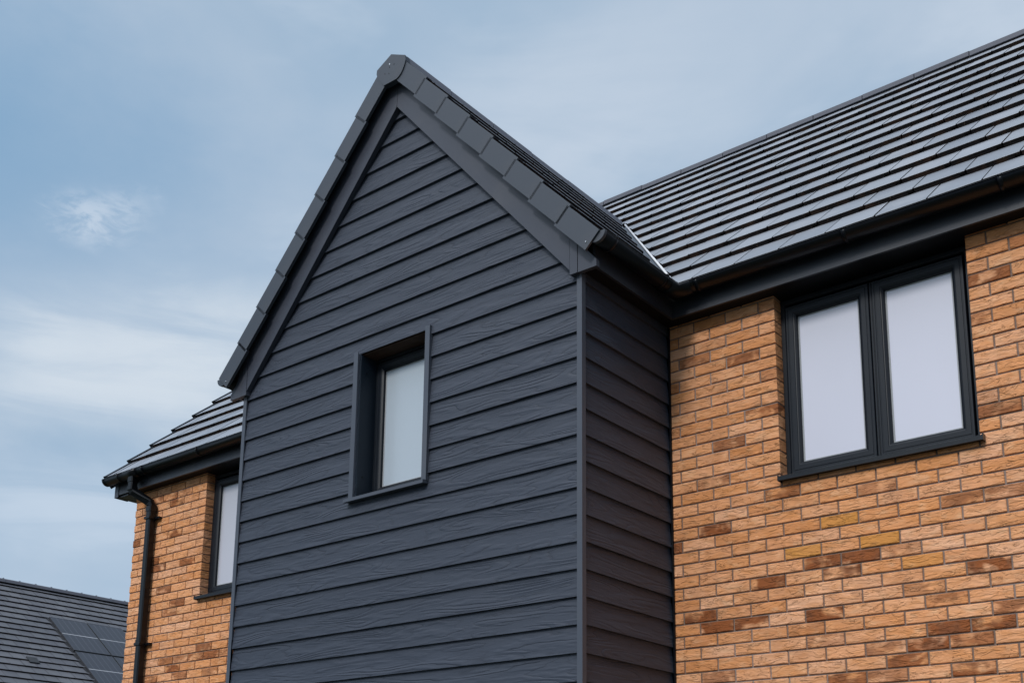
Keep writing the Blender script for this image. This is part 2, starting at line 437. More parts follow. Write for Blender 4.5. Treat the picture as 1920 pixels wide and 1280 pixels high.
# ------------------------------------------------------------------ cladding
def clip2(poly, a, b, c):
    """keep a*x+b*z <= c"""
    out = []
    for i in range(len(poly)):
        p, q = poly[i], poly[(i + 1) % len(poly)]
        dp = a * p[0] + b * p[1] - c; dq = a * q[0] + b * q[1] - c
        if dp <= 0: out.append(p)
        if (dp < 0) != (dq < 0) and abs(dp - dq) > 1e-12:
            t = dp / (dp - dq); out.append((p[0] + t * (q[0] - p[0]), p[1] + t * (q[1] - p[1])))
    return out
def boards(mb, u0, u1, k0, k1, P, gable=None, hole=None):
    for k in range(k0, k1):
        zb = BZ - BP * k; zt = zb + BP + .012
        c = (random.random(), random.random(), 0, 1)
        wv = random.uniform(-.0006, .0006)
        rects = [(u0, u1, zb, zt)]
        if hole:
            hx0, hx1, hz0, hz1 = hole; new = []
            for a, b, p, q in rects:
                if q <= hz0 or p >= hz1: new.append((a, b, p, q)); continue
                new += [(a, hx0, p, q), (hx1, b, p, q)]
                if p < hz0: new.append((hx0, hx1, p, hz0))
                if q > hz1: new.append((hx0, hx1, hz1, q))
            rects = new
        for a, b, p, q in rects:
            poly = [(a, p), (b, p), (b, q), (a, q)]
            if gable:
                for g in gable:
                    poly = clip2(poly, *g)
                    if len(poly) < 3: break
            if len(poly) < 3: continue
            dy = lambda z: .0180 * (z - zb) / BP + wv
            mb.face([P(x, dy(z), z) for x, z in poly], 0, c)
            if abs(p - zb) < 1e-6:
                lo = [x for x, z in poly if abs(z - zb) < 1e-6]
                if len(lo) >= 2:
                    x0, x1 = min(lo), max(lo)
                    mb.face([P(x0, wv, zb), P(x1, wv, zb), P(x1, .0215, zb), P(x0, .0215, zb)], 0, c)
APZ = 2.862 + .03            # apex of the bargeboards' lower edge, plus a hidden lap
WIN = (-1.858, -1.234, .095, 1.128)
mb = MB()
boards(mb, -W + .03, -.03, -12, 31, lambda x, d, z: (x, d, z),
       gable=[(T1, 1, APZ + T1 * AX), (-T1, 1, APZ - T1 * AX)], hole=WIN)
o = part(mb, 'front_cladding', [M_CLAD], merge=False); o['label'] = 'dark slate blue wood grained weatherboards on the front of the gable bay'
mb = MB(); boards(mb, .03, D - .001, 0, 31, lambda u, d, z: (-d, u, z)); o = part(mb, 'side_cladding', [M_CLAD], merge=False)
mb = MB(); boards(mb, .03, D - .001, 0, 31, lambda u, d, z: (-W + d, u, z)); o = part(mb, 'side_cladding', [M_CLAD], merge=False)
# dark backing
mb = MB()
for x0, x1, z0, z1 in ((-W+.02, WIN[0]+.002, GZ-.2, 1.2), (WIN[1]-.002, -.02, GZ-.2, 1.2), (WIN[0]+.002, WIN[1]-.002, GZ-.2, WIN[2]-.002), (WIN[0]+.002, WIN[1]-.002, WIN[3]+.003, 1.2)):
    mb.box(x0, x1, .022, .05, z0, z1)
mb.prism([(-W + .05, 1.2), (-.05, 1.2), (AX, APZ + .12)], 'y', .022, .05)
mb.box(-W + .022, -W + .05, .05, D - .002, GZ - .2, 1.25); mb.box(-.05, -.022, .05, D - .002, GZ - .2, 1.25)
part(mb, 'sheathing', [M_SOFFIT])
# corner posts (L shaped trims)
def lpost(x0, sg, name):
    mb = MB()
    poly = [(x0 + sg * .004, -.005), (x0 + sg * .004, .032), (x0 - sg * .006, .032), (x0 - sg * .006, .006), (x0 - sg * .032, .006), (x0 - sg * .032, -.005)]
    mb.prism(poly, 'z', GZ - .1, 1.118)
    mb.prism([(a + sg * .0006 * (1 if abs(a - x0 - sg * .004) < 1e-4 else 0), b - (.0006 if b < 0 else 0)) for a, b in poly], 'z', GZ - .1, -.73)
    return part(mb, name, [M_TRIM], merge=False)
lpost(0, 1, 'corner_trim'); lpost(-W, -1, 'corner_trim')
mb = MB(); mb.box(.0, .012, D - .014, D - .003, GZ - .1, SOF); part(mb, 'abutment_trim', [M_GUTTER])
mb = MB(); mb.box(-W - .012, -W, D - .014, D - .003, GZ - .1, SOF); part(mb, 'abutment_trim', [M_GUTTER])

# ------------------------------------------------------------------ window builder
def ring(mb, x0, x1, z0, z1, prof, mi=0, edges='lrtb'):
    """mitred rectangular moulding; prof = [(inset, y)...] from the outside in"""
    loops = []
    for ins, y in prof:
        loops.append([(x0 + ins, y, z0 + ins), (x1 - ins, y, z0 + ins), (x1 - ins, y, z1 - ins), (x0 + ins, y, z1 - ins)])
    for a, b in zip(loops, loops[1:]):
        for k in range(4):
            l = (k + 1) % 4
            mb.face([a[k], a[l], b[l], b[k]], mi)
def window(label, x0, x1, z0, z1, yf, sashes, pane, fr=.033, sw=.068):
    mbf = MB()
    ring(mbf, x0, x1, z0, z1, [(0, yf + .06), (0, yf + .002), (.002, yf), (fr - .008, yf), (fr - .004, yf + .004), (fr, yf + .012), (fr, yf + .06)])
    f = part(mbf, 'window', [M_FRAME]); f['label'] = label
    return f
def sash(win, x0, x1, z0, z1, yf, pane, pname='pane', sw=.068, spacer='lt'):
    m = MB()
    ys = yf - .008
    ring(m, x0, x1, z0, z1, [(0, yf + .03), (0, ys + .003), (.003, ys), (.012, ys), (.014, ys + .0025), (.018, ys + .0025), (.020, ys), (sw - .022, ys), (sw - .019, ys + .003),
                            (sw - .015, ys + .004), (sw - .004, ys + .011), (sw - .001, ys + .018), (sw - .001, ys + .045)])
    s = sub(m.build('sash', [M_FRAME]), win)
    m = MB(); i = sw
    m.box(x0 + i - .012, x1 - i + .012, ys + .030, ys + .038, z0 + i - .012, z1 - i + .012)
    p = sub(m.build(pname, [pane]), win)
    m = MB(); ring(m, x0 + i - .004, x1 - i + .004, z0 + i - .004, z1 - i + .004, [(0, ys + .0295), (0, ys + .0285), (.0125, ys + .0285), (.0125, ys + .0298)])
    sub(m.build('glazing_spacer', [M_SPACER]), win)
    return s
# right hand window in the brick wall
YW = D + .085
wr = window('two pane casement window in the brick wall right of the bay', .742, 1.868, -.012, SOF - .004, YW, None, None)
sash(wr, .776, 1.293, .020, 1.078, YW, M_PANE_BLIND); sash(wr, 1.315, 1.832, .020, 1.078, YW, M_PANE_BLIND)
m = MB(); m.box(1.296, 1.312, YW + .004, YW + .05, .018, 1.08); m.box(1.3005, 1.3075, YW - .001, YW + .004, .018, 1.08); sub(m.build('mullion', [M_FRAME]), wr)
def cill(x0, x1, yf, zt, parent, mat, nose=.05, th=.026):
    m = MB()
    yo = D - nose
    m.prism([(yf + .01, zt), (yf + .01, zt - th), (yo + .006, zt - th - .007), (yo + .004, zt - th - .012), (yo, zt - th - .010), (yo, zt - .012), (yo + .004, zt - .008)], 'x', x0, x1)
    m.box(x0 - .003, x0 + .001, yo - .001, yf, zt - th - .012, zt - .004); m.box(x1 - .001, x1 + .004, yo - .002, yf, zt - th - .012, zt - .002)
    return sub(m.build('sill', [mat]), parent)
cill(.743, 1.898, YW, -.010, wr, M_SILLB, .045)
m = MB(); m.box(.739, 1.874, YW + .02, YW + .12, SOF - .008, SOF + .1); sub(m.build('head_packer', [M_SOFFIT]), wr)
# left hand window
wl = window('single window half hidden behind the left edge of the clad bay', HL[0] + .003, HL[1] - .003, -.012, SOF - .004, YW, None, None)
sash(wl, HL[0] + .037, HL[0] + .554, .020, 1.078, YW, M_PANE_NET); sash(wl, HL[0] + .576, HL[1] - .037, .020, 1.078, YW, M_PANE_NET)
m = MB(); m.box(HL[0] + .557, HL[0] + .573, YW + .004, YW + .05, .018, 1.08); sub(m.build('mullion', [M_FRAME]), wl)
cill(HL[0] - .012, HL[1] + .02, YW, -.010, wl, M_SILLB, .045)
# bay window, deep metal lined recess
YB = .150
wb = window('small obscured glass window set deep in the clad gable', -1.848, -1.240, .118, 1.110, YB, None, None)
sash(wb, -1.832, -1.256, .142, 1.094, YB, M_PANE_OBSC, sw=.060)
m = MB()   # lining: reveals, face trims, sill
m.box(-1.862, -1.8485, .006, YB + .06, .085, 1.120); sub(m.build('reveal_lining', [M_REVEAL]), wb)
m = MB(); m.box(-1.2395, -1.226, .006, YB + .06, .085, 1.120); sub(m.build('reveal_lining', [M_REVEAL]), wb)
m = MB(); m.box(-1.902, -1.861, -.016, -.010, .080, 1.137); m.box(-1.867, -1.861, -.010, .02, .080, 1.125); sub(m.build('edge_trim', [M_TRIM]), wb)
m = MB(); m.box(-1.233, -1.193, -.016, -.010, .094, 1.143); m.box(-1.233, -1.227, -.010, .02, .094, 1.125); m.box(-1.199, -1.193, -.0105, .012, .094, 1.143); sub(m.build('edge_trim', [M_TRIM]), wb)
m = MB(); m.prism([(YB + .01, .122), (YB + .01, .108), (-.030, .072), (-.040, .072), (-.040, .094), (-.034, .096)], 'x', -1.925, -1.196)
sub(m.build('sill', [M_TRIM]), wb)
m = MB(); m.box(-1.862, -1.226, .020, YB + .01, 1.121, 1.135); sub(m.build('head', [M_HEAD]), wb)
m = MB(); m.box(-1.85, -1.238, YB - .012, YB + .02, 1.100, 1.119); sub(m.build('head_bead', [M_FRAME]), wb)
for z in (1.0, .26):
    m = MB(); bmx = Matrix.Translation((-1.8475, .055, z)) @ Matrix.Rotation(R(90), 4, 'Y')
    m.box(-.006, .006, -.006, .006, -.001, .003, M=bmx, ch=.002)
    sub(m.build('screw_head', [M_GUTTER]), wb)

# ------------------------------------------------------------------ bargeboards, box ends, verge caps
def zlow(x): return 1.144 + T1 * (-.062 - x)
def mir(x): return -W - x
def prism_xz(mb, pts, y0, y1, left, mi=0):
    mb.prism([(mir(x) if left else x, z) for x, z in pts], 'y', y0, y1, mi)
for left in (0, 1):
    m = MB()
    prism_xz(m, [(-.063, 1.146), (-.063, 1.46), (AX - (.0015 if left else -.0015), 1.46 + T1 * (-.063 - AX)), (AX - (.0015 if left else -.0015), zlow(AX))], -.035, .003, left)
    o = part(m, 'bargeboard', [M_BARGE])
    m = MB()   # cover strip + box end
    prism_xz(m, [(-.060, 1.114), (-.0065, 1.114), (-.0065, 1.40), (-.060, 1.46)], -.037, .0, left)
    prism_xz(m, [(-.003, 1.114), (.128, 1.114), (.126, 1.158), (.052, 1.245), (.030, 1.36), (-.003, 1.40)], -.035, -.005, left)
    o = part(m, 'box_end', [M_BARGE])
    # soffit board under the verge
    m = MB()
    prism_xz(m, [(.06, 1.31), (.06, 1.335), (AX, 1.335 + T1 * (.06 - AX)), (AX, 1.31 + T1 * (.06 - AX))], -.094, .03, left)
    part(m, 'undercloak', [M_SOFFIT])
# apex joint cover
m = MB(); m.box(AX - .0035, AX + .0035, -.0375, -.033, zlow(AX) + .004, zlow(AX) + .27); part(m, 'apex_joint', [M_BARGE])

A1 = math.atan(T1)
def cap_mesh(left, first):
    """one dry verge unit, modelled at its lower corner; local x up the slope"""
    m = MB(); ang = A1 - R(3.0)
    sx = 1 if left else -1
    def T(l, y, h):  # l up-slope, h perpendicular (up/outward)
        x = sx * l * math.cos(ang) - sx * h * math.sin(ang); z = l * math.sin(ang) + h * math.cos(ang)
        return (x, y, z)
    def bx(l0, l1, y0, y1, h0, h1):
        P = [T(l0,y0,h0),T(l1,y0,h0),T(l1,y1,h0),T(l0,y1,h0),T(l0,y0,h1),T(l1,y0,h1),T(l1,y1,h1),T(l0,y1,h1)]
        for q in ((0,3,2,1),(4,5,6,7),(0,1,5,4),(1,2,6,5),(2,3,7,6),(3,0,4,7)): m.face([P[i] for i in q])
    Ln = .325; H = .137
    bx(0, Ln, -.104, -.098, .001, H)            # face
    bx(0, .006, -.0975, -.090, .001, H - .004)  # returned lip
    bx(0, Ln, -.0978, -.050, H - .0045, H + .0005)   # top flange over the tiles
    bx(0, Ln, -.0976, -.080, .0012, .005)       # bottom lip
    return m, T
def b_at(k, left):
    x = .096 - .1995 * k; z = 1.189 + .232 * k
    return ((mir(x) if left else x), 0, z)
ROOFCAPS = []

# ------------------------------------------------------------------ roofs
class Roof:
    """tile field on a pitched plane: front top edges lie on the plane"""
    def __init__(s, O, u, sl):
        s.O = Vector(O); s.u = Vector(u).normalized(); s.s = Vector(sl).normalized(); s.n = s.u.cross(s.s)
        if s.n.z < 0: s.n = -s.n
    def P(s, a, b, h): return s.O + s.u * a + s.s * b + s.n * h
def tiles(mb, rf, u0, u1, rows, g, w, t, phase=0., jit=.0012, gap=.009, s_off=0., last=None):
    for k in range(rows):
        a = u0 - ((phase + (w / 2 if k % 2 else 0)) % w)
        while a < u1:
            x0 = max(a + gap / 2, u0); x1 = min(a + w - gap / 2, u1)
            a += w
            if x1 - x0 < .01: continue
            h = random.uniform(-jit, jit); sk = random.uniform(-.0015, .0015); c = (random.random(), random.random(), 0, 1)
            s0 = s_off + k * g + sk; s1 = s_off + (k + 1) * g + .035
            drop = -t * (s1 - s0) / g
            if last is not None and k == rows - 1: s1 = last; drop = -t * (s1 - s0) / g
            e = .004; tilt = random.uniform(-.0008, .0008)
            A = lambda x, s_, hh: rf.P(x, s_, hh + h + (tilt if x > (x0 + x1) / 2 else -tilt))
            mb.face([A(x0, s0 + e, -e * .35), A(x1, s0 + e, -e * .35), A(x1, s1, drop), A(x0, s1, drop)], 0, c)
            mb.face([A(x0, s0, -e), A(x1, s0, -e), A(x1, s0 + e, -e * .35), A(x0, s0 + e, -e * .35)], 0, c)
            # thick front edge with a small interlock notch
            nt_ = min(.030, (x1 - x0) * .3)
            bt = -t - .004
            mb.face([A(x0, s0 + .001, bt), A(x1 - nt_, s0 + .001, bt), A(x1 - nt_, s0, -e), A(x0, s0, -e)], 1, c)
            mb.face([A(x1 - nt_, s0 + .001, -.55 * t), A(x1, s0 + .001, -.55 * t), A(x1, s0, -e), A(x1 - nt_, s0, -e)], 1, c)
            mb.face([A(x1 - nt_, s0 + .014, bt), A(x1, s0 + .014, bt), A(x1, s0 + .014, -.5 * t), A(x1 - nt_, s0 + .014, -.5 * t)], 1, c)
            mb.face([A(x1 - nt_, s0 + .001, -.55 * t), A(x1 - nt_, s0 + .014, -.55 * t), A(x1, s0 + .014, -.55 * t), A(x1, s0 + .001, -.55 * t)], 1, c)
            mb.face([A(x1 - nt_, s0, -e), A(x1 - nt_, s0 + .014, -e), A(x1 - nt_, s0 + .014, bt), A(x1 - nt_, s0, bt)], 1, c)
            mb.face([A(x1, s0 + .002, -.005), A(x1 + gap, s0 + .002, -.005), A(x1 + gap, s1, drop - .004), A(x1, s1, drop - .004)], 1, c)
            # sides and underside
            mb.face([A(x0, s0, -e), A(x0, s0, bt), A(x0, s1, drop - .012), A(x0, s1, drop)], 1, c)
            mb.face([A(x1, s0, -e), A(x1, s1, drop), A(x1, s1, drop - .012), A(x1, s0, -.55 * t)], 1, c)
            mb.face([A(x0, s0, bt), A(x1, s0, bt), A(x1, s1, drop - .012), A(x0, s1, drop - .012)], 1, c)
am = R(44.5)
G = .333
main = Roof((0, .79, 1.335), (1, 0, 0), (0, math.cos(am), math.sin(am)))
LENS = (YR - .79) / math.cos(am)
XL = -6.33; XR = HOUSE_R + .1
TW = .2925; PH = .567 + .004
# valley geometry
def valley(z): return Vector((.195 - (z - 1.285) / T1, .79 + (z - 1.335) / math.tan(am), z))
V0 = valley(1.30); V1 = valley(3.30); dv = (V1 - V0).normalized()
hv = Vector((dv.x, dv.y, 0)).normalized(); nv = Vector((hv.y, -hv.x, 0))   # horizontal normal of the valley
if nv.x < 0: nv = -nv                                                       # towards the main roof (+x,+y side)
def mirv(v): return Vector((-W - v.x, v.y, v.z))
def mirn(v): return Vector((-v.x, v.y, v.z))
roof_r = MB(); 
uph = (AX - (PH - TW * 20)) % TW
tiles(roof_r, main, AX, XR, 13, G, TW, .0315, uph, last=LENS - .09)
obR = roof_r.build('tmp', [M_TILE, M_EDGE], clips=[(V0 + nv * .022, nv)], merge=False)
roof_l = MB(); uph = (XL - (PH - TW * 40)) % TW
tiles(roof_l, main, XL, AX, 13, G, TW, .0315, uph, last=LENS - .09)
obL = roof_l.build('tmp', [M_TILE, M_EDGE], clips=[(mirv(V0 + nv * .022), mirn(nv))], merge=False)
rear = MB(); rrf = Roof((0, YR * 2 - .79, 1.335), (1, 0, 0), (0, -math.cos(am), math.sin(am)))
tiles(rear, rrf, XL, XR, 13, G, TW, .0315, .1, last=LENS - .09)
obB = rear.build('tmp', [M_TILE, M_EDGE], merge=False)
def joinobs(obs, name):
    bm = bmesh.new()
    for ob in obs:
        bm.from_mesh(ob.data)
    me = bpy.data.meshes.new(name)
    for mt in obs[0].data.materials: me.materials.append(mt)
    bm.to_mesh(me); bm.free()
    for ob in obs:
        md = ob.data; bpy.data.objects.remove(ob); bpy.data.meshes.remove(md)
    o = bpy.data.objects.new(name, me); COL.objects.link(o); return o
main_roof = keep(joinobs([obR, obL, obB], 'main_roof'), house); main_roof['label'] = 'long slate grey main roof with thick edged interlocking tiles'
# roof body below the tiles (felt), a thin slab so that no light leaks through
m = MB()
def slab(O, rf, u0, u1, s0, s1, h0, h1):
    P = [rf.P(a, b, c) for a in (u0, u1) for b in (s0, s1) for c in (h0, h1)]
    for f in ((0,1,3,2),(4,6,7,5),(0,4,5,1),(2,3,7,6),(0,2,6,4),(1,5,7,3)): m.face([P[i] for i in f])
slab(m, main, .35, XR - .02, .04, LENS, -.075, -.06); slab(m, main, XL + .02, -W - .35, .04, LENS, -.075, -.06)
slab(m, main, -W - .35, .35, 1.6, LENS, -.075, -.06)
slab(m, rrf, XL + .02, XR - .02, .04, LENS, -.075, -.06)
sub(m.build('roof_felt', [M_SOFFIT]), main_roof)
# left verge units of the main roof (seen edge on from the street)
for xe, sg in ((XL, -1), (XR, 1)):
    m = MB()
    for rf in (main, rrf):
        for k in range(13):
            for (a0, a1, h0, h1) in ((xe, xe + sg * .006, -.13, .010), (xe + sg * .0055, xe - sg * .05, .006, .010)):
                P = [rf.P(a, k * G - .004 + b, c - (.030 * (b / G))) for a in (a0, a1) for b in (0, min(G + .02, LENS - k * G)) for c in (h0, h1)]
                for f in ((0,1,3,2),(4,6,7,5),(0,4,5,1),(2,3,7,6),(0,2,6,4),(1,5,7,3)): m.face([P[i] for i in f])
    sub(m.build('verge_trim', [M_CAP], merge=False), main_roof)

# bay roof
bayR = Roof((.195, 0, 1.285), (0, 1, 0), (-math.cos(A1), 0, math.sin(A1)))
bayL = Roof((-W - .195, 0, 1.285), (0, 1, 0), (math.cos(A1), 0, math.sin(A1)))
BL = (.195 - AX) / math.cos(A1)
GB = .3055
m1 = MB(); tiles(m1, bayR, -.096, 2.75, 9, GB, TW, .030, .05, s_off=.035, last=BL - .17)
oR = m1.build('tmp', [M_TILE, M_EDGE], clips=[(V0 - nv * .075, -nv)], merge=False)
m1 = MB(); tiles(m1, bayL, -.096, 2.75, 9, GB, TW, .030, .05, s_off=.035, last=BL - .17)
oL = m1.build('tmp', [M_TILE, M_EDGE], clips=[(mirv(V0 - nv * .075), -mirn(nv))], merge=False)
bay_roof = keep(joinobs([oR, oL], 'bay_roof'), house); bay_roof['label'] = 'steep slate grey tiled roof over the clad bay'
m = MB()
for rf in (bayR, bayL):
    P = [rf.P(a, b, c) for a in (-.09, .72) for b in (.05, BL - .14) for c in (-.06, -.045)]
    for f in ((0,1,3,2),(4,6,7,5),(0,4,5,1),(2,3,7,6),(0,2,6,4),(1,5,7,3)): m.face([P[i] for i in f])
    Q = [rf.P(.72, .05, -.05), rf.P(.72, BL - .14, -.05), rf.P(2.5, BL - .14, -.05)]
    m.face(Q)
sub(m.build('roof_felt', [M_SOFFIT], merge=False), bay_roof)
# verge caps
for left in (0, 1):
    proto, T = cap_mesh(left, True)
    for k in range(8):
        if k == 0:
            pm, T = cap_mesh(left, True)
            # stainless screw
            px, pz = T(.030, 0, .040)[0], T(.030, 0, .040)[2]
            for ring_r, y in ((.0065, -.106),):
                n = 10
                base = [(px + ring_r * math.cos(2 * math.pi * i / n), -.104, pz + ring_r * math.sin(2 * math.pi * i / n)) for i in range(n)]
                top = [(px + ring_r * .6 * math.cos(2 * math.pi * i / n), -.109, pz + ring_r * .6 * math.sin(2 * math.pi * i / n)) for i in range(n)]
                for i in range(n): pm.face([base[i], base[(i+1) % n], top[(i+1) % n], top[i]], 1)
                pm.face(top, 1)
            o = pm.build('verge_cap', [M_CAP, M_STEEL])
        elif k == 1:
            o = proto.build('verge_cap', [M_CAP, M_STEEL]); shared = o
        else:
            o = shared.copy(); COL.objects.link(o)
        o.location = b_at(k, left); o.parent = bay_roof
# ridge tiles
def ridge_prof(drop=.115):
    return [(-.142, -drop), (-.137, -.070), (-.060, -.022), (0, 0), (.060, -.022), (.137, -.070), (.142, -drop), (.128, -drop), (.122, -.078), (0, -.014), (-.122, -.078), (-.128, -drop)]
def ridge_piece(length, axis, drop=.115):
    m = MB(); pr = ridge_prof(drop)
    if axis == 'y': path = [(0, 0, 0), (0, length, 0)]
    else: path = [(0, 0, 0), (length, 0, 0)]
    m.sweep(path, pr, smooth=False)
    return m
ys = [-.085, .372, .847, 1.322, 1.797, 2.60]
for i in range(len(ys) - 1):
    m = ridge_piece(ys[i + 1] - ys[i] - .008, 'y')
    o = m.build('ridge_tile', [M_RIDGE_LIT]); o.location = (AX + random.uniform(-.002, .002), ys[i], 3.240 + random.uniform(-.003, .003)); o.parent = bay_roof
m = ridge_piece(.4583 - .007, 'x'); proto = m.build('ridge_tile', [M_RIDGE])
xs = [-2.431 + .4583 * k for k in range(-8, 16)]
first = True
for x in xs:
    if first: o = proto; first = False
    else: o = proto.copy(); COL.objects.link(o)
    o.location = (x + .0035, YR, 4.400 + random.uniform(-.003, .003)); o.rotation_euler = (random.uniform(-.004, .004), random.uniform(-.003, .003), 0); o.parent = main_roof
# sealing strip under ridge tiles
m = MB(); m.box(XL + .05, XR - .05, YR - .128, YR + .128, 4.22, 4.30); sub(m.build('ridge_seal', [M_GUTTER]), main_roof)
m = MB(); m.box(AX - .118, AX + .118, -.07, 2.6, 3.09, 3.14); sub(m.build('ridge_seal', [M_GUTTER]), bay_roof)
# ridge end cap
pts = [(.006, 3.238), (.143, 3.168), (.149, 3.128), (.140, 3.098), (.126, 3.068), (.108, 3.044), (.088, 3.028), (.064, 3.018), (-.058, 3.020), (-.100, 3.080), (-.126, 3.118), (-.134, 3.140), (-.132, 3.172)]
m = MB(); m.prism([(AX + a, b) for a, b in pts], 'y', -.112, -.104)
m.prism([(AX + a * .985, 3.13 + (b - 3.13) * .985) for a, b in pts], 'y', -.104, -.066)
for a, b, r_, mi in ((-.006, 3.166, .0055, 1), (-.004, 3.140, .004, 2), (.038, 3.146, .004, 2), (-.050, 3.108, .004, 2), (-.010, 3.094, .004, 2)):
    n = 8; c = [(AX + a + r_ * math.cos(2*math.pi*i/n), -.1132, b + r_ * math.sin(2*math.pi*i/n)) for i in range(n)]
    d = [(AX + a + r_ * math.cos(2*math.pi*i/n), -.1118, b + r_ * math.sin(2*math.pi*i/n)) for i in range(n)]
    m.face(c, mi)
    for i in range(n): m.face([c[i], c[(i+1)%n], d[(i+1)%n], d[i]], mi)
sub(m.build('ridge_end_cap', [M_CAP, M_STEEL, M_GUTTER]), bay_roof)
# valley trays with white welted edge
for left in (0, 1):
    m = MB(); f = mirv if left else (lambda v: v)
    up = Vector((0, 0, 1))
    a0, a1 = valley(1.345), valley(3.20)
    def hh(p, off, dz): return f(p + nv * off + up * dz)
    # tray on the bay side follows the bay slope, on the main side the main slope
    gb = -nv.x * T1; gm = nv.y * math.tan(am)
    for (o0, o1, g) in ((-.13, 0, gb), (0, .018, gm)):
        m.face([hh(a0, o0, o0 * g - .034), hh(a0, o1, o1 * g - .034), hh(a1, o1, o1 * g - .034), hh(a1, o0, o0 * g - .034)], 0)
    for (s_, e_) in ((valley(1.345), valley(1.52)), (valley(1.535), valley(3.20))):
        for k in range(8):
            r_ = .0085; t0 = math.pi * 2 * k / 8; t1 = math.pi * 2 * (k + 1) / 8
            q = lambda p, t: hh(p, .006 + r_ * math.cos(t), -.002 + r_ * 1.1 * math.sin(t))
            m.face([q(s_, t0), q(e_, t0), q(e_, t1), q(s_, t1)], 1, smooth=True)
        for p in (s_, e_): m.face([hh(p, .006 + r_ * math.cos(2*math.pi*k/8), -.002 + r_ * 1.1 * math.sin(2*math.pi*k/8)) for k in range(8)], 2)
    part(m, 'valley_lining', [M_LEAD, M_WHITE, M_GUTTER])

# ------------------------------------------------------------------ fascia, soffit, gutters
FY = .850; FX = .100; FZ = 1.134
m = MB()
m.box(FX, XR - .12, FY, FY + .018, FZ, 1.315, 0)
m.box(FX - .018, FX, -.004, FY + .018, FZ, 1.315, 0)
m.box(XR - .12, XR - .102, FY, D + .1, FZ - .002, 1.30)
o = part(m, 'fascia', [M_FASCIA])
XFL = -6.195
m = MB()
m.box(XFL, -W - FX, FY, FY + .018, FZ, 1.315, 0)
m.box(-W - FX, -W - FX + .018, -.004, FY + .018, FZ, 1.315, 0)
o = part(m, 'fascia', [M_FASCIA])
m = MB()   # boxed end at the far left corner
m.prism([(FY - .002, FZ - .022), (FY - .002, 1.30), (D + .26, 1.30 + .27), (D + .26, FZ + .14), (D + .02, FZ - .022)], 'x', XFL - .012, XFL)
m.box(XFL - .012, XFL + .05, FY - .005, FY - .0005, FZ - .022, 1.30)
m.box(XFL, HOUSE_L, FY + .02, D + .25, FZ - .018, FZ - .006)
part(m, 'box_end', [M_BARGE])
m = MB()
m.box(.0, FX - .019, -.003, D - .004, FZ + .006, FZ + .014)
m.box(FX - .018, XR - .13, FY + .019, D + .12, FZ + .006, FZ + .014)
part(m, 'soffit', [M_SOFFIT]); m = MB()
m.box(-W - FX + .019, -W, -.003, D - .004, FZ + .006, FZ + .014)
m.box(XFL + .002, -W - FX + .018, FY + .019, D + .12, FZ + .006, FZ + .014)
part(m, 'soffit', [M_SOFFIT])
GR = .056
def halfround(r0, r1, n=14):
    o = [(-r1 * math.cos(math.pi * i / n), -r1 * math.sin(math.pi * i / n)) for i in range(n + 1)]
    i_ = [(r0 * math.cos(math.pi * i / n), -r0 * math.sin(math.pi * i / n)) for i in range(n + 1)]
    return o + i_
GZL = 1.281; GY = .781; GX = .168
XGE = XR - .05
def lipped():
    p = halfround(GR - .003, GR)
    return p
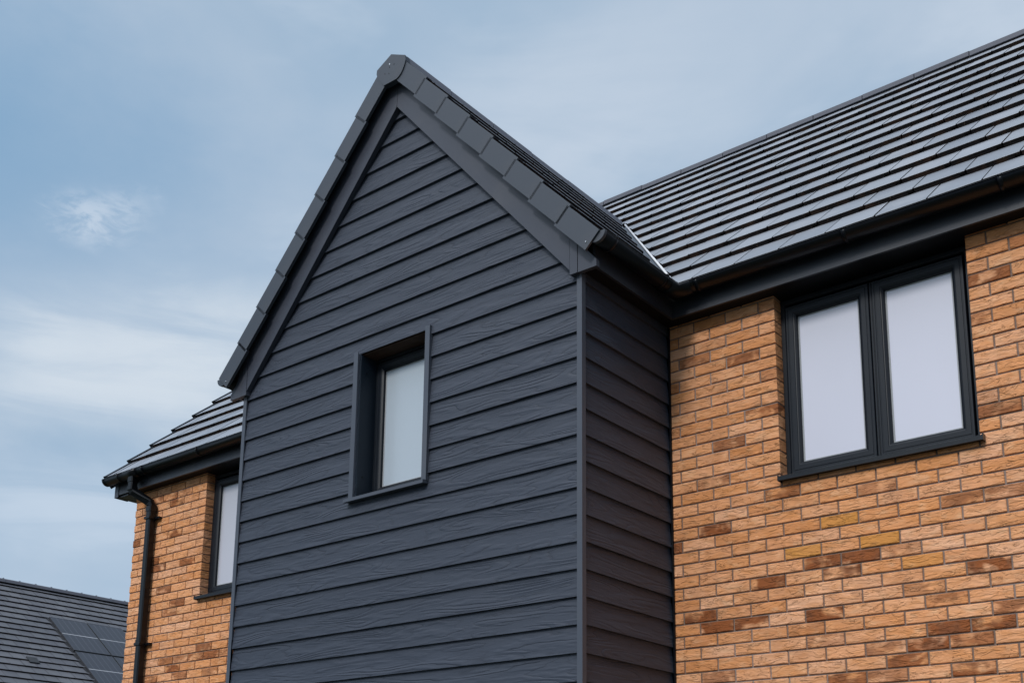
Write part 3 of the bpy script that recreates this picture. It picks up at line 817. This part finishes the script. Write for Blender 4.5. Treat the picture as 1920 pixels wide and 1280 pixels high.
def gutter(left):
    m = MB(); sx = (lambda x: mir(x)) if left else (lambda x: x)
    end = mir(-6.255) if left else XGE
    path = [(sx(GX), -.086, GZL), (sx(GX), GY, GZL), (sx(end), GY, GZL)]
    if left: path = path[::-1]
    m.sweep(path, halfround(GR - .003, GR))
    # rolled lip along both edges
    for off in (GR - .001, -(GR - .001)):
        m.sweep(path, [(off + .0035 * math.cos(t * math.pi / 3), .001 + .0035 * math.sin(t * math.pi / 3)) for t in range(6)])
    g = part(m, 'gutter', [M_GUTTER])
    g['label'] = 'black half round gutter left of the bay' if left else 'black half round gutter turning the inside corner right of the bay'
    # stop ends
    e = MB()
    def disc(c, ax):
        n = 14
        for d_ in (-.002, .003):
            pts = []
            for i in range(n + 1):
                a = math.pi * i / n
                dx, dz = (GR + .003) * math.cos(a), -(GR + .003) * math.sin(a)
                pts.append((c[0] + dx, c[1] + d_, c[2] + dz) if ax == 'y' else (c[0] + d_, c[1] + dx, c[2] + dz))
            e.face(pts)
        for i in range(n):
            a, b = math.pi * i / n, math.pi * (i + 1) / n
            q = lambda t, d_: ((c[0] + (GR + .003) * math.cos(t), c[1] + d_, c[2] - (GR + .003) * math.sin(t)) if ax == 'y' else (c[0] + d_, c[1] + (GR + .003) * math.cos(t), c[2] - (GR + .003) * math.sin(t)))
            e.face([q(a, -.002), q(b, -.002), q(b, .020), q(a, .020)], 0, smooth=True)
    disc((sx(GX), -.090, GZL + .001), 'y')
    sub(e.build('stop_end', [M_CAP]), g)
    e = MB(); disc((sx(end), GY, GZL + .001), 'x'); sub(e.build('stop_end', [M_GUTTER]), g)
    # brackets and unions
    def band(p0, p1, r=GR + .004, name='bracket'):
        b = MB(); n = 12
        b.sweep([p0, p1], halfround(r - .003, r, n))
        d = (Vector(p1) - Vector(p0)).normalized(); side = d.cross(Vector((0, 0, 1)))
        for sgn in (1, -1):
            c0 = Vector(p0) + side * sgn * (r - .003); c1 = Vector(p1) + side * sgn * (r - .003)
            b.sweep([c0, c1], [(-.005, -.001), (.005, -.001), (.005, .008), (-.005, .008)])
        return sub(b.build(name, [M_GUTTER]), g)
    if not left:
        for x in (.338, 1.288, 2.137, 3.0, 3.85, 4.6): band((x - .012, GY, GZL), (x + .012, GY, GZL))
        band((GX, .02, GZL), (GX, .044, GZL)); band((GX, .58, GZL), (GX, .604, GZL))
        b = MB(); b.sweep([(GX, GY - .13, GZL), (GX, GY, GZL), (GX + .13, GY, GZL)], halfround(GR + .001, GR + .005)); 
        for c in ((GX, GY - .12, 0), (GX + .12, GY, 0)): pass
        sub(b.build('corner_piece', [M_GUTTER]), g)
    else:
        for x in (-6.0, -5.60, -4.75, -3.9): band((x - .012, GY, GZL), (x + .012, GY, GZL))
        band((sx(GX), .02, GZL), (sx(GX), .044, GZL))
        b = MB(); b.sweep([(-3.40, GY, GZL), (sx(GX), GY, GZL), (sx(GX), GY - .13, GZL)], halfround(GR + .001, GR + .005)); sub(b.build('corner_piece', [M_GUTTER]), g)
        # running outlet over the downpipe
        b = MB(); b.sweep([(-5.90, GY, GZL), (-5.70, GY, GZL)], halfround(GR + .001, GR + .005)); b.box(-5.838, -5.762, GY - .036, GY + .036, 1.19, GZL - .04, ch=.01)
        sub(b.build('running_outlet', [M_GUTTER]), g)
    return g
gutter(0); gl = gutter(1)
# downpipe with swan neck
def sq(r, ch=.010): 
    return [(-r + ch, -r), (r - ch, -r), (r, -r + ch), (r, r - ch), (r - ch, r), (-r + ch, r), (-r, r - ch), (-r, -r + ch)]
m = MB()
px, py = -5.80, GY; wx, wy = -5.660, .912
def tube(path, r, mi=0):
    path = [Vector(p) for p in path]
    m.sweep(path, sq(r), mi, smooth=False, up=Vector((.7071, -.7071, 0)) if False else Vector((0, 1, 0)))
tube([(px, py, 1.215), (px, py, 1.115), (px + .010, py + .010, 1.085), (wx - .012, wy - .012, .985), (wx, wy, .95), (wx, wy, .91)], .0350)
tube([(wx, wy, .925), (wx, wy, -.36)], .0350)
tube([(wx, wy, -.372), (wx, wy, GZ + .1)], .0350)
tube([(px, py, 1.225), (px, py, 1.18)], .0395); tube([(px, py, 1.135), (px, py, 1.10)], .0395)
tube([(wx, wy, .945), (wx, wy, .895)], .0395); tube([(wx, wy, -.335), (wx, wy, -.395)], .0395)
dp = part(m, 'downpipe', [M_PIPE])
for z in (.83, -.378, -1.6, -2.8):
    b = MB(); b.box(wx - .045, wx + .045, wy - .045, wy + .045, z - .013, z + .013, ch=.003)
    b.box(wx + .036, wx + .105, wy + .018, D - .001, z - .011, z + .011, ch=.003); b.box(wx - .085, wx - .036, wy + .018, D - .001, z - .011, z + .011, ch=.003)
    sub(b.build('pipe_bracket', [M_PIPE]), dp)

# ------------------------------------------------------------------ neighbouring house with solar panels
NX, NY, NZ, NP = -23.875, 9.768, 3.342, .635
NZ0 = GZ
nb = empty('neighbouring_house', (-25.3, 12, NZ0), 'distant brick house with grey tiled roof and solar panels, low at the left edge', 'house')
ridge_x, ridge_z = -25.33, 4.45
nroof = Roof((ridge_x, 0, ridge_z), (0, 1, 0), (-math.cos(NP), 0, math.sin(NP)))     # s=0 at the ridge, negative downhill
NL = 7.35; GN = .3075
m = MB()
ntile = simple('neighbour_roof_tile', (.070, .074, .088), .55, .45, .3, 8, .2)
def ntiles(rf, y0, y1):
    rows = 24; w = .33
    for k in range(rows):
        s0 = -NL + k * GN; a = y0 - (w / 2 if k % 2 else 0)
        while a < y1:
            x0, x1 = max(a + .004, y0), min(a + w - .004, y1); a += w
            if x1 - x0 < .03: continue
            h = random.uniform(-.002, .002); c = (random.random(), 0, 0, 1); t = .034; s1 = min(s0 + GN + .03, 0)
            dr = -t * (s1 - s0) / GN
            m.face([rf.P(x0, s0, h), rf.P(x1, s0, h), rf.P(x1, s1, dr + h), rf.P(x0, s1, dr + h)], 0, c)
            m.face([rf.P(x0, s0, -t), rf.P(x1, s0, -t), rf.P(x1, s0, h), rf.P(x0, s0, h)], 1, c)
            m.face([rf.P(x0, s0, -t), rf.P(x0, s1, dr - .01), rf.P(x1, s1, dr - .01), rf.P(x1, s0, -t)], 1, c)
ntiles(nroof, 2.0, 22.0)
nr2 = Roof((ridge_x, 0, ridge_z), (0, 1, 0), (math.cos(NP), 0, math.sin(NP)))
ntiles(nr2, 2.0, 22.0)
def nat(o, p=nb): o.parent = p; o.location = Vector(o.location) - (Vector(nb.location) if p is nb else Vector()); return o
M_NT = None
def mat_ntile():
    m_, nt, b = newmat('neighbour_concrete_tile'); co = objco(nt); r, g, bl = ident(nt)
    c = mixc(nt, r, (.072, .076, .090), (.100, .105, .118)); c = mixc(nt, ramp1(nt, noise(nt, co, .9, 4), .45, .75, 0, .4), c, (.14, .14, .155))
    L(nt, c, b.inputs['Base Color']); b.inputs['Roughness'].default_value = .6; b.inputs['Specular IOR Level'].default_value = .45
    bump(nt, b, noise(nt, co, 70, 3), .3, .004); return m_
nrf = nat(m.build('roof', [mat_ntile(), M_EDGE], merge=False))
m = MB()
yy = 2.0; 
while yy < 22.0:
    m.sweep([(ridge_x, yy, ridge_z + .055), (ridge_x, yy + .445, ridge_z + .055)], [(-.15, -.12), (-.12, -.04), (0, 0), (.12, -.04), (.15, -.12)], smooth=False)
    m.box(ridge_x - .03, ridge_x + .03, yy + .435, yy + .455, ridge_z + .04, ridge_z + .068)
    yy += .45
nat(m.build('ridge', [M_RIDGE]), nrf)
m = MB()
xe = ridge_x + NL * math.cos(NP) - .35; xw = ridge_x - NL * math.cos(NP) + .35; ze = ridge_z - (NL - .35) * math.sin(NP) - .25
for f in ((xe, xe - .1), (xw, xw + .1)): m.box(min(f), max(f), 2.2, 21.8, NZ0 - .2, ze)
for y in (2.2, 21.7):
    m.prism([(xw, NZ0 - .2), (xe, NZ0 - .2), (xe, ze), (ridge_x, ridge_z - .12), (xw, ze)], 'y', y, y + .1)
def mat_nwall():
    m_, nt, b = newmat('neighbour_brick'); co = objco(nt)
    bt = N(nt, 'ShaderNodeTexBrick'); bt.inputs['Scale'].default_value = 1; bt.inputs['Brick Width'].default_value = .225; bt.inputs['Row Height'].default_value = .075; bt.inputs['Mortar Size'].default_value = .006
    bt.inputs['Color1'].default_value = (.55, .30, .13, 1); bt.inputs['Color2'].default_value = (.42, .20, .09, 1); bt.inputs['Mortar'].default_value = (.2, .16, .14, 1)
    s = N(nt, 'ShaderNodeSeparateXYZ'); L(nt, co, s.inputs[0]); cb = N(nt, 'ShaderNodeCombineXYZ'); L(nt, math_(nt, 'ADD', s.outputs[0], s.outputs[1]), cb.inputs[0]); L(nt, s.outputs[2], cb.inputs[1])
    L(nt, cb.outputs[0], bt.inputs['Vector']); L(nt, bt.outputs['Color'], b.inputs['Base Color']); b.inputs['Roughness'].default_value = .9; return m_
nat(m.build('wall', [mat_nwall()]))
m = MB()
for sgn, x in ((1, xe), (-1, xw)):
    m = MB()
    m.box(min(x, x + sgn * .33), max(x, x + sgn * .33), 2.0, 22.0, ze - .02, ze + .0)
    m.box(min(x + sgn * .33, x + sgn * .35), max(x + sgn * .33, x + sgn * .35), 2.0, 22.0, ze - .02, ze + .18)
    nat(m.build('eaves', [M_FASCIA]))
m = MB(); m.sweep([(xe + .42, 2.0, ze + .2), (xe + .42, 22.0, ze + .2)], halfround(.053, .056)); nat(m.build('gutter', [M_GUTTER]))
# solar panels: origin corner at (NX, NY, NZ), 1.05 m along the ridge, 1.72 m down the slope
def mat_pv():
    m_, nt, b = newmat('solar_cells'); uv = N(nt, 'ShaderNodeUVMap'); uv.uv_map = 'local'
    s = N(nt, 'ShaderNodeSeparateXYZ'); L(nt, uv.outputs[0], s.inputs[0])
    fu = math_(nt, 'FRACT', math_(nt, 'MULTIPLY', s.outputs[0], 6.)); lu = math_(nt, 'LESS_THAN', math_(nt, 'ABSOLUTE', math_(nt, 'SUBTRACT', fu, .5)), .47)
    fv = math_(nt, 'FRACT', math_(nt, 'MULTIPLY', s.outputs[1], 20.)); lv = math_(nt, 'LESS_THAN', math_(nt, 'ABSOLUTE', math_(nt, 'SUBTRACT', fv, .5)), .485)
    mid = math_(nt, 'LESS_THAN', math_(nt, 'ABSOLUTE', math_(nt, 'SUBTRACT', s.outputs[1], .5)), .007)
    g = math_(nt, 'MULTIPLY', lu, 1.)
    c = mixc(nt, g, (.11, .115, .135), (.024, .026, .036)); c = mixc(nt, math_(nt, 'SUBTRACT', 1., lv), c, (.05, .055, .08)); c = mixc(nt, mid, c, (.45, .46, .48))
    L(nt, c, b.inputs['Base Color']); b.inputs['Roughness'].default_value = .35; b.inputs['Specular IOR Level'].default_value = .35
    return m_
M_PV = mat_pv(); M_ALU = simple('black_panel_frame', (.012, .013, .016), .5, .4, .1, 50); M_ALUL = simple('silver_panel_edge', (.03, .032, .038), .4, .5, .1, 50)
pd = Vector((math.cos(NP), 0, -math.sin(NP))); pu = Vector((0, 1, 0)); pn = Vector((math.sin(NP), 0, math.cos(NP)))
protoP = None
def panel_mesh():
    m = MB()
    def Q(a, b, h): return pu * a + pd * b + pn * h
    w, h = 1.020, 1.68
    def bx(a0, a1, b0, b1, h0, h1, mi):
        P = [Q(a, b, c) for a in (a0, a1) for b in (b0, b1) for c in (h0, h1)]
        for f in ((0,1,3,2),(4,6,7,5),(0,4,5,1),(2,3,7,6),(0,2,6,4),(1,5,7,3)): m.face([P[i] for i in f], mi)
    m.face([Q(.01, .01, .0325), Q(w - .01, .01, .0325), Q(w - .01, h - .01, .0325), Q(.01, h - .01, .0325)], 0, uv=[(0, 0), (1, 0), (1, 1), (0, 1)])
    for a0, a1, b0, b1 in ((0, .011, 0, h), (w - .011, w, 0, h), (.011, w - .011, 0, .011), (.011, w - .011, h - .011, h)): bx(a0, a1, b0, b1, -.01, .035, 2)
    bx(.011, w - .011, .011, h - .011, -.01, .030, 1)
    return m
for i, (a, b) in enumerate([(0, 0), (1, 0), (0, 1), (1, 1), (2, 0), (2, 1)]):
    if i == 0: protoP = panel_mesh().build('solar_panel', [M_PV, M_ALU, M_ALUL], merge=False); o = protoP
    else: o = protoP.copy(); COL.objects.link(o)
    if i >= 4: bpy.data.objects.remove(o); continue
    o.location = Vector((NX, NY, NZ)) + pu * (a * 1.055) + pd * (b * 1.745) + pn * .035 - Vector(nb.location); o.parent = nb
m = MB()   # dark tray round the array
P = [Vector((NX, NY, NZ)) + pu * a + pd * b + pn * c for a in (-.06, 2.13) for b in (-.03, 3.5) for c in (-.02, .022)]
for f in ((0,1,3,2),(4,6,7,5),(0,4,5,1),(2,3,7,6),(0,2,6,4),(1,5,7,3)): m.face([P[i] for i in f])
nat(m.build('panel_tray', [M_ALU]))
m = MB(); P = [nroof.P(8.3, -4.15, .0) + pu * a + pd * b + pn * c for a in (0, .25) for b in (0, .25) for c in (-.01, .015)]
for f in ((0,1,3,2),(4,6,7,5),(0,4,5,1),(2,3,7,6),(0,2,6,4),(1,5,7,3)): m.face([P[i] for i in f])
nat(m.build('roof_vent', [M_ALU]), nrf)

# ------------------------------------------------------------------ ground
def mat_ground():
    m_, nt, b = newmat('mown_grass'); co = objco(nt)
    c = mixc(nt, noise(nt, co, .4, 6), (.028, .040, .020), (.050, .060, .034)); c = mixc(nt, noise(nt, co, 60, 3), c, (.03, .05, .015))
    L(nt, c, b.inputs['Base Color']); b.inputs['Roughness'].default_value = .95; bump(nt, b, noise(nt, co, 90, 3), .6, .03); return m_
m = MB(); S = 400.; nseg = 8
m.face([(-S, -S, GZ), (S, -S, GZ), (S, S, GZ), (-S, S, GZ)]); g = m.build('ground', [mat_ground()], merge=False); g['kind'] = 'structure'
m = MB(); m.box(-7.5, 6.5, -3.2, -1.4, GZ - .05, GZ + .03); g = m.build('path', [simple('grey_paving', (.14, .14, .14), .85, .2, .2, 40, .3)]); g['kind'] = 'structure'
m = MB(); m.box(-60, 60, -11.0, -5.5, GZ - .05, GZ + .012); g = m.build('road', [simple('asphalt', (.05, .05, .052), .85, .2, .3, 80, .4)]); g['kind'] = 'structure'

# ------------------------------------------------------------------ sky
SUN_EL, SUN_AZ = R(37), R(173)       # azimuth clockwise from +Y
world = bpy.data.worlds.new('World'); scene.world = world; world.use_nodes = True
nt = world.node_tree; nt.nodes.clear()
out = nt.nodes.new('ShaderNodeOutputWorld'); bg = nt.nodes.new('ShaderNodeBackground'); L(nt, bg.outputs[0], out.inputs[0])
sky = nt.nodes.new('ShaderNodeTexSky'); sky.sky_type = 'NISHITA'; sky.sun_disc = False; sky.sun_elevation = SUN_EL; sky.sun_rotation = SUN_AZ
sky.air_density = 1.0; sky.dust_density = 1.5
tc = nt.nodes.new('ShaderNodeTexCoord'); gen = tc.outputs['Generated']
sp = nt.nodes.new('ShaderNodeSeparateXYZ'); L(nt, gen, sp.inputs[0])
K = 10.0   # background strength is .1, cloud radiances are written in display units and scaled by 10
def rgbk(c): return tuple(x * K for x in c)
n1 = noise(nt, mapping(nt, gen, (1.6, 1.6, 2.6), (.3, 1.7, .2)), 1.5, 5, .52, .4)
n2 = noise(nt, mapping(nt, gen, (3.0, 3.0, 8.0), (2.3, .4, 1.1)), 1.4, 5, .55, .3)
deck = mixc(nt, ramp1(nt, n1, .36, .64), rgbk((.325, .455, .602)), rgbk((.455, .552, .672)))
deck = mixc(nt, ramp1(nt, n2, .50, .78, 0, .55), deck, rgbk((.60, .68, .78)))
az = math_(nt, 'MULTIPLY', math_(nt, 'ARCTAN2', sp.outputs[0], sp.outputs[1]), 57.2958)
el = math_(nt, 'MULTIPLY', math_(nt, 'ARCSINE', sp.outputs[2]), 57.2958)
warp = math_(nt, 'SUBTRACT', noise(nt, mapping(nt, gen, (5, 5, 9)), 1.3, 5, .6), .5)
def patch(a, e, ra, re, soft=1.6, w=.9, skew=0.):
    """soft elliptical region of the sky around azimuth a, elevation e (degrees), with a ragged border"""
    da = math_(nt, 'SUBTRACT', az, a); de = math_(nt, 'SUBTRACT', math_(nt, 'SUBTRACT', el, e), math_(nt, 'MULTIPLY', da, skew))
    r2 = math_(nt, 'SQRT', math_(nt, 'ADD', math_(nt, 'POWER', math_(nt, 'ABSOLUTE', math_(nt, 'DIVIDE', da, ra)), 2.), math_(nt, 'POWER', math_(nt, 'ABSOLUTE', math_(nt, 'DIVIDE', de, re)), 2.)))
    return ramp1(nt, math_(nt, 'ADD', r2, math_(nt, 'MULTIPLY', warp, w * 2)), .15, soft, 1, 0)
# blue gap to the west
gap = math_(nt, 'MULTIPLY', patch(-69, 30.5, 15, 7.5, 1.7, .5), ramp1(nt, n1, .30, .70, 1., .75))
deck = mixc(nt, gap, deck, rgbk((.185, .350, .540)))
# pale banks low in the west, streaked
st = noise(nt, mapping(nt, gen, (2.2, 2.2, 13), (0, 3, .5)), 2.0, 6, .58, .5)
bank = math_(nt, 'MULTIPLY', patch(-59, 22.0, 13, 3.8, 1.6, .9, .12), ramp1(nt, st, .32, .66, .30, 1.))
deck = mixc(nt, math_(nt, 'MULTIPLY', bank, .85), deck, rgbk((.66, .725, .79)))
bank2 = math_(nt, 'MULTIPLY', patch(-62, 15.5, 9, 2.4, 1.5, .6), ramp1(nt, st, .35, .65, .3, 1.))
deck = mixc(nt, math_(nt, 'MULTIPLY', bank2, .6), deck, rgbk((.62, .70, .80)))
veil = math_(nt, 'MULTIPLY', patch(-36, 34.5, 9, 5, 1.6, .6), ramp1(nt, st, .30, .65, .4, 1.))
deck = mixc(nt, math_(nt, 'MULTIPLY', veil, .55), deck, rgbk((.58, .66, .76)))
# one small wisp
wn = noise(nt, mapping(nt, gen, (9, 9, 20), (4.1, 2, 0)), 4.2, 7, .62, .5)
wisp = math_(nt, 'MULTIPLY', math_(nt, 'MULTIPLY', patch(-61.4, 28.4, 3.1, 1.4, 1.3, 1.7, .10), ramp1(nt, wn, .38, .60, .15, 1.)), .62)
deck = mixc(nt, wisp, deck, rgbk((.62, .70, .80)))
# thin bright overcast behind the viewer, round the veiled sun
sd = Vector((math.sin(SUN_AZ) * math.cos(SUN_EL), math.cos(SUN_AZ) * math.cos(SUN_EL), math.sin(SUN_EL)))
gd = Vector((math.sin(SUN_AZ) * math.cos(R(68)), math.cos(SUN_AZ) * math.cos(R(68)), math.sin(R(68))))
v2 = nt.nodes.new('ShaderNodeVectorMath'); v2.operation = 'DOT_PRODUCT'; L(nt, gen, v2.inputs[0]); v2.inputs[1].default_value = gd
glow = ramp1(nt, v2.outputs['Value'], .60, .97)
deck = mixc(nt, glow, deck, rgbk((1.95, 2.12, 2.40)))
east = ramp1(nt, sp.outputs[0], .05, .75)
deck = mixc(nt, math_(nt, 'MULTIPLY', east, .70), deck, rgbk((.12, .155, .22)))
mix = mixc(nt, .90, sky.outputs[0], deck)
L(nt, mix, bg.inputs['Color']); bg.inputs['Strength'].default_value = .1

sun = bpy.data.lights.new('sun', 'SUN'); sun.energy = 1.5; sun.angle = R(11); sun.color = (1, .96, .90)
so = bpy.data.objects.new('sun', sun); COL.objects.link(so)
so.rotation_euler = (-sd).to_track_quat('-Z', 'Y').to_euler(); so.location = sd * 30

# ------------------------------------------------------------------ camera
cam = bpy.data.cameras.new('camera'); co_ = bpy.data.objects.new('camera', cam); COL.objects.link(co_)
co_.location = (3.51035, -4.92079, -2.10695)
co_.rotation_euler = (1.77728, -0.01011, 0.67532)
cam.sensor_width = 36; cam.sensor_fit = 'HORIZONTAL'; cam.lens = 36 * 2114.765 / 1920
cam.shift_x = -11.996 / 1920; cam.shift_y = 489.925 / 1920
cam.clip_start = .1; cam.clip_end = 2000
scene.camera = co_
scene.view_settings.view_transform = 'Standard'; scene.view_settings.look = 'None'
scene.view_settings.exposure = 0.14; scene.view_settings.gamma = 1
scene.render.film_transparent = False
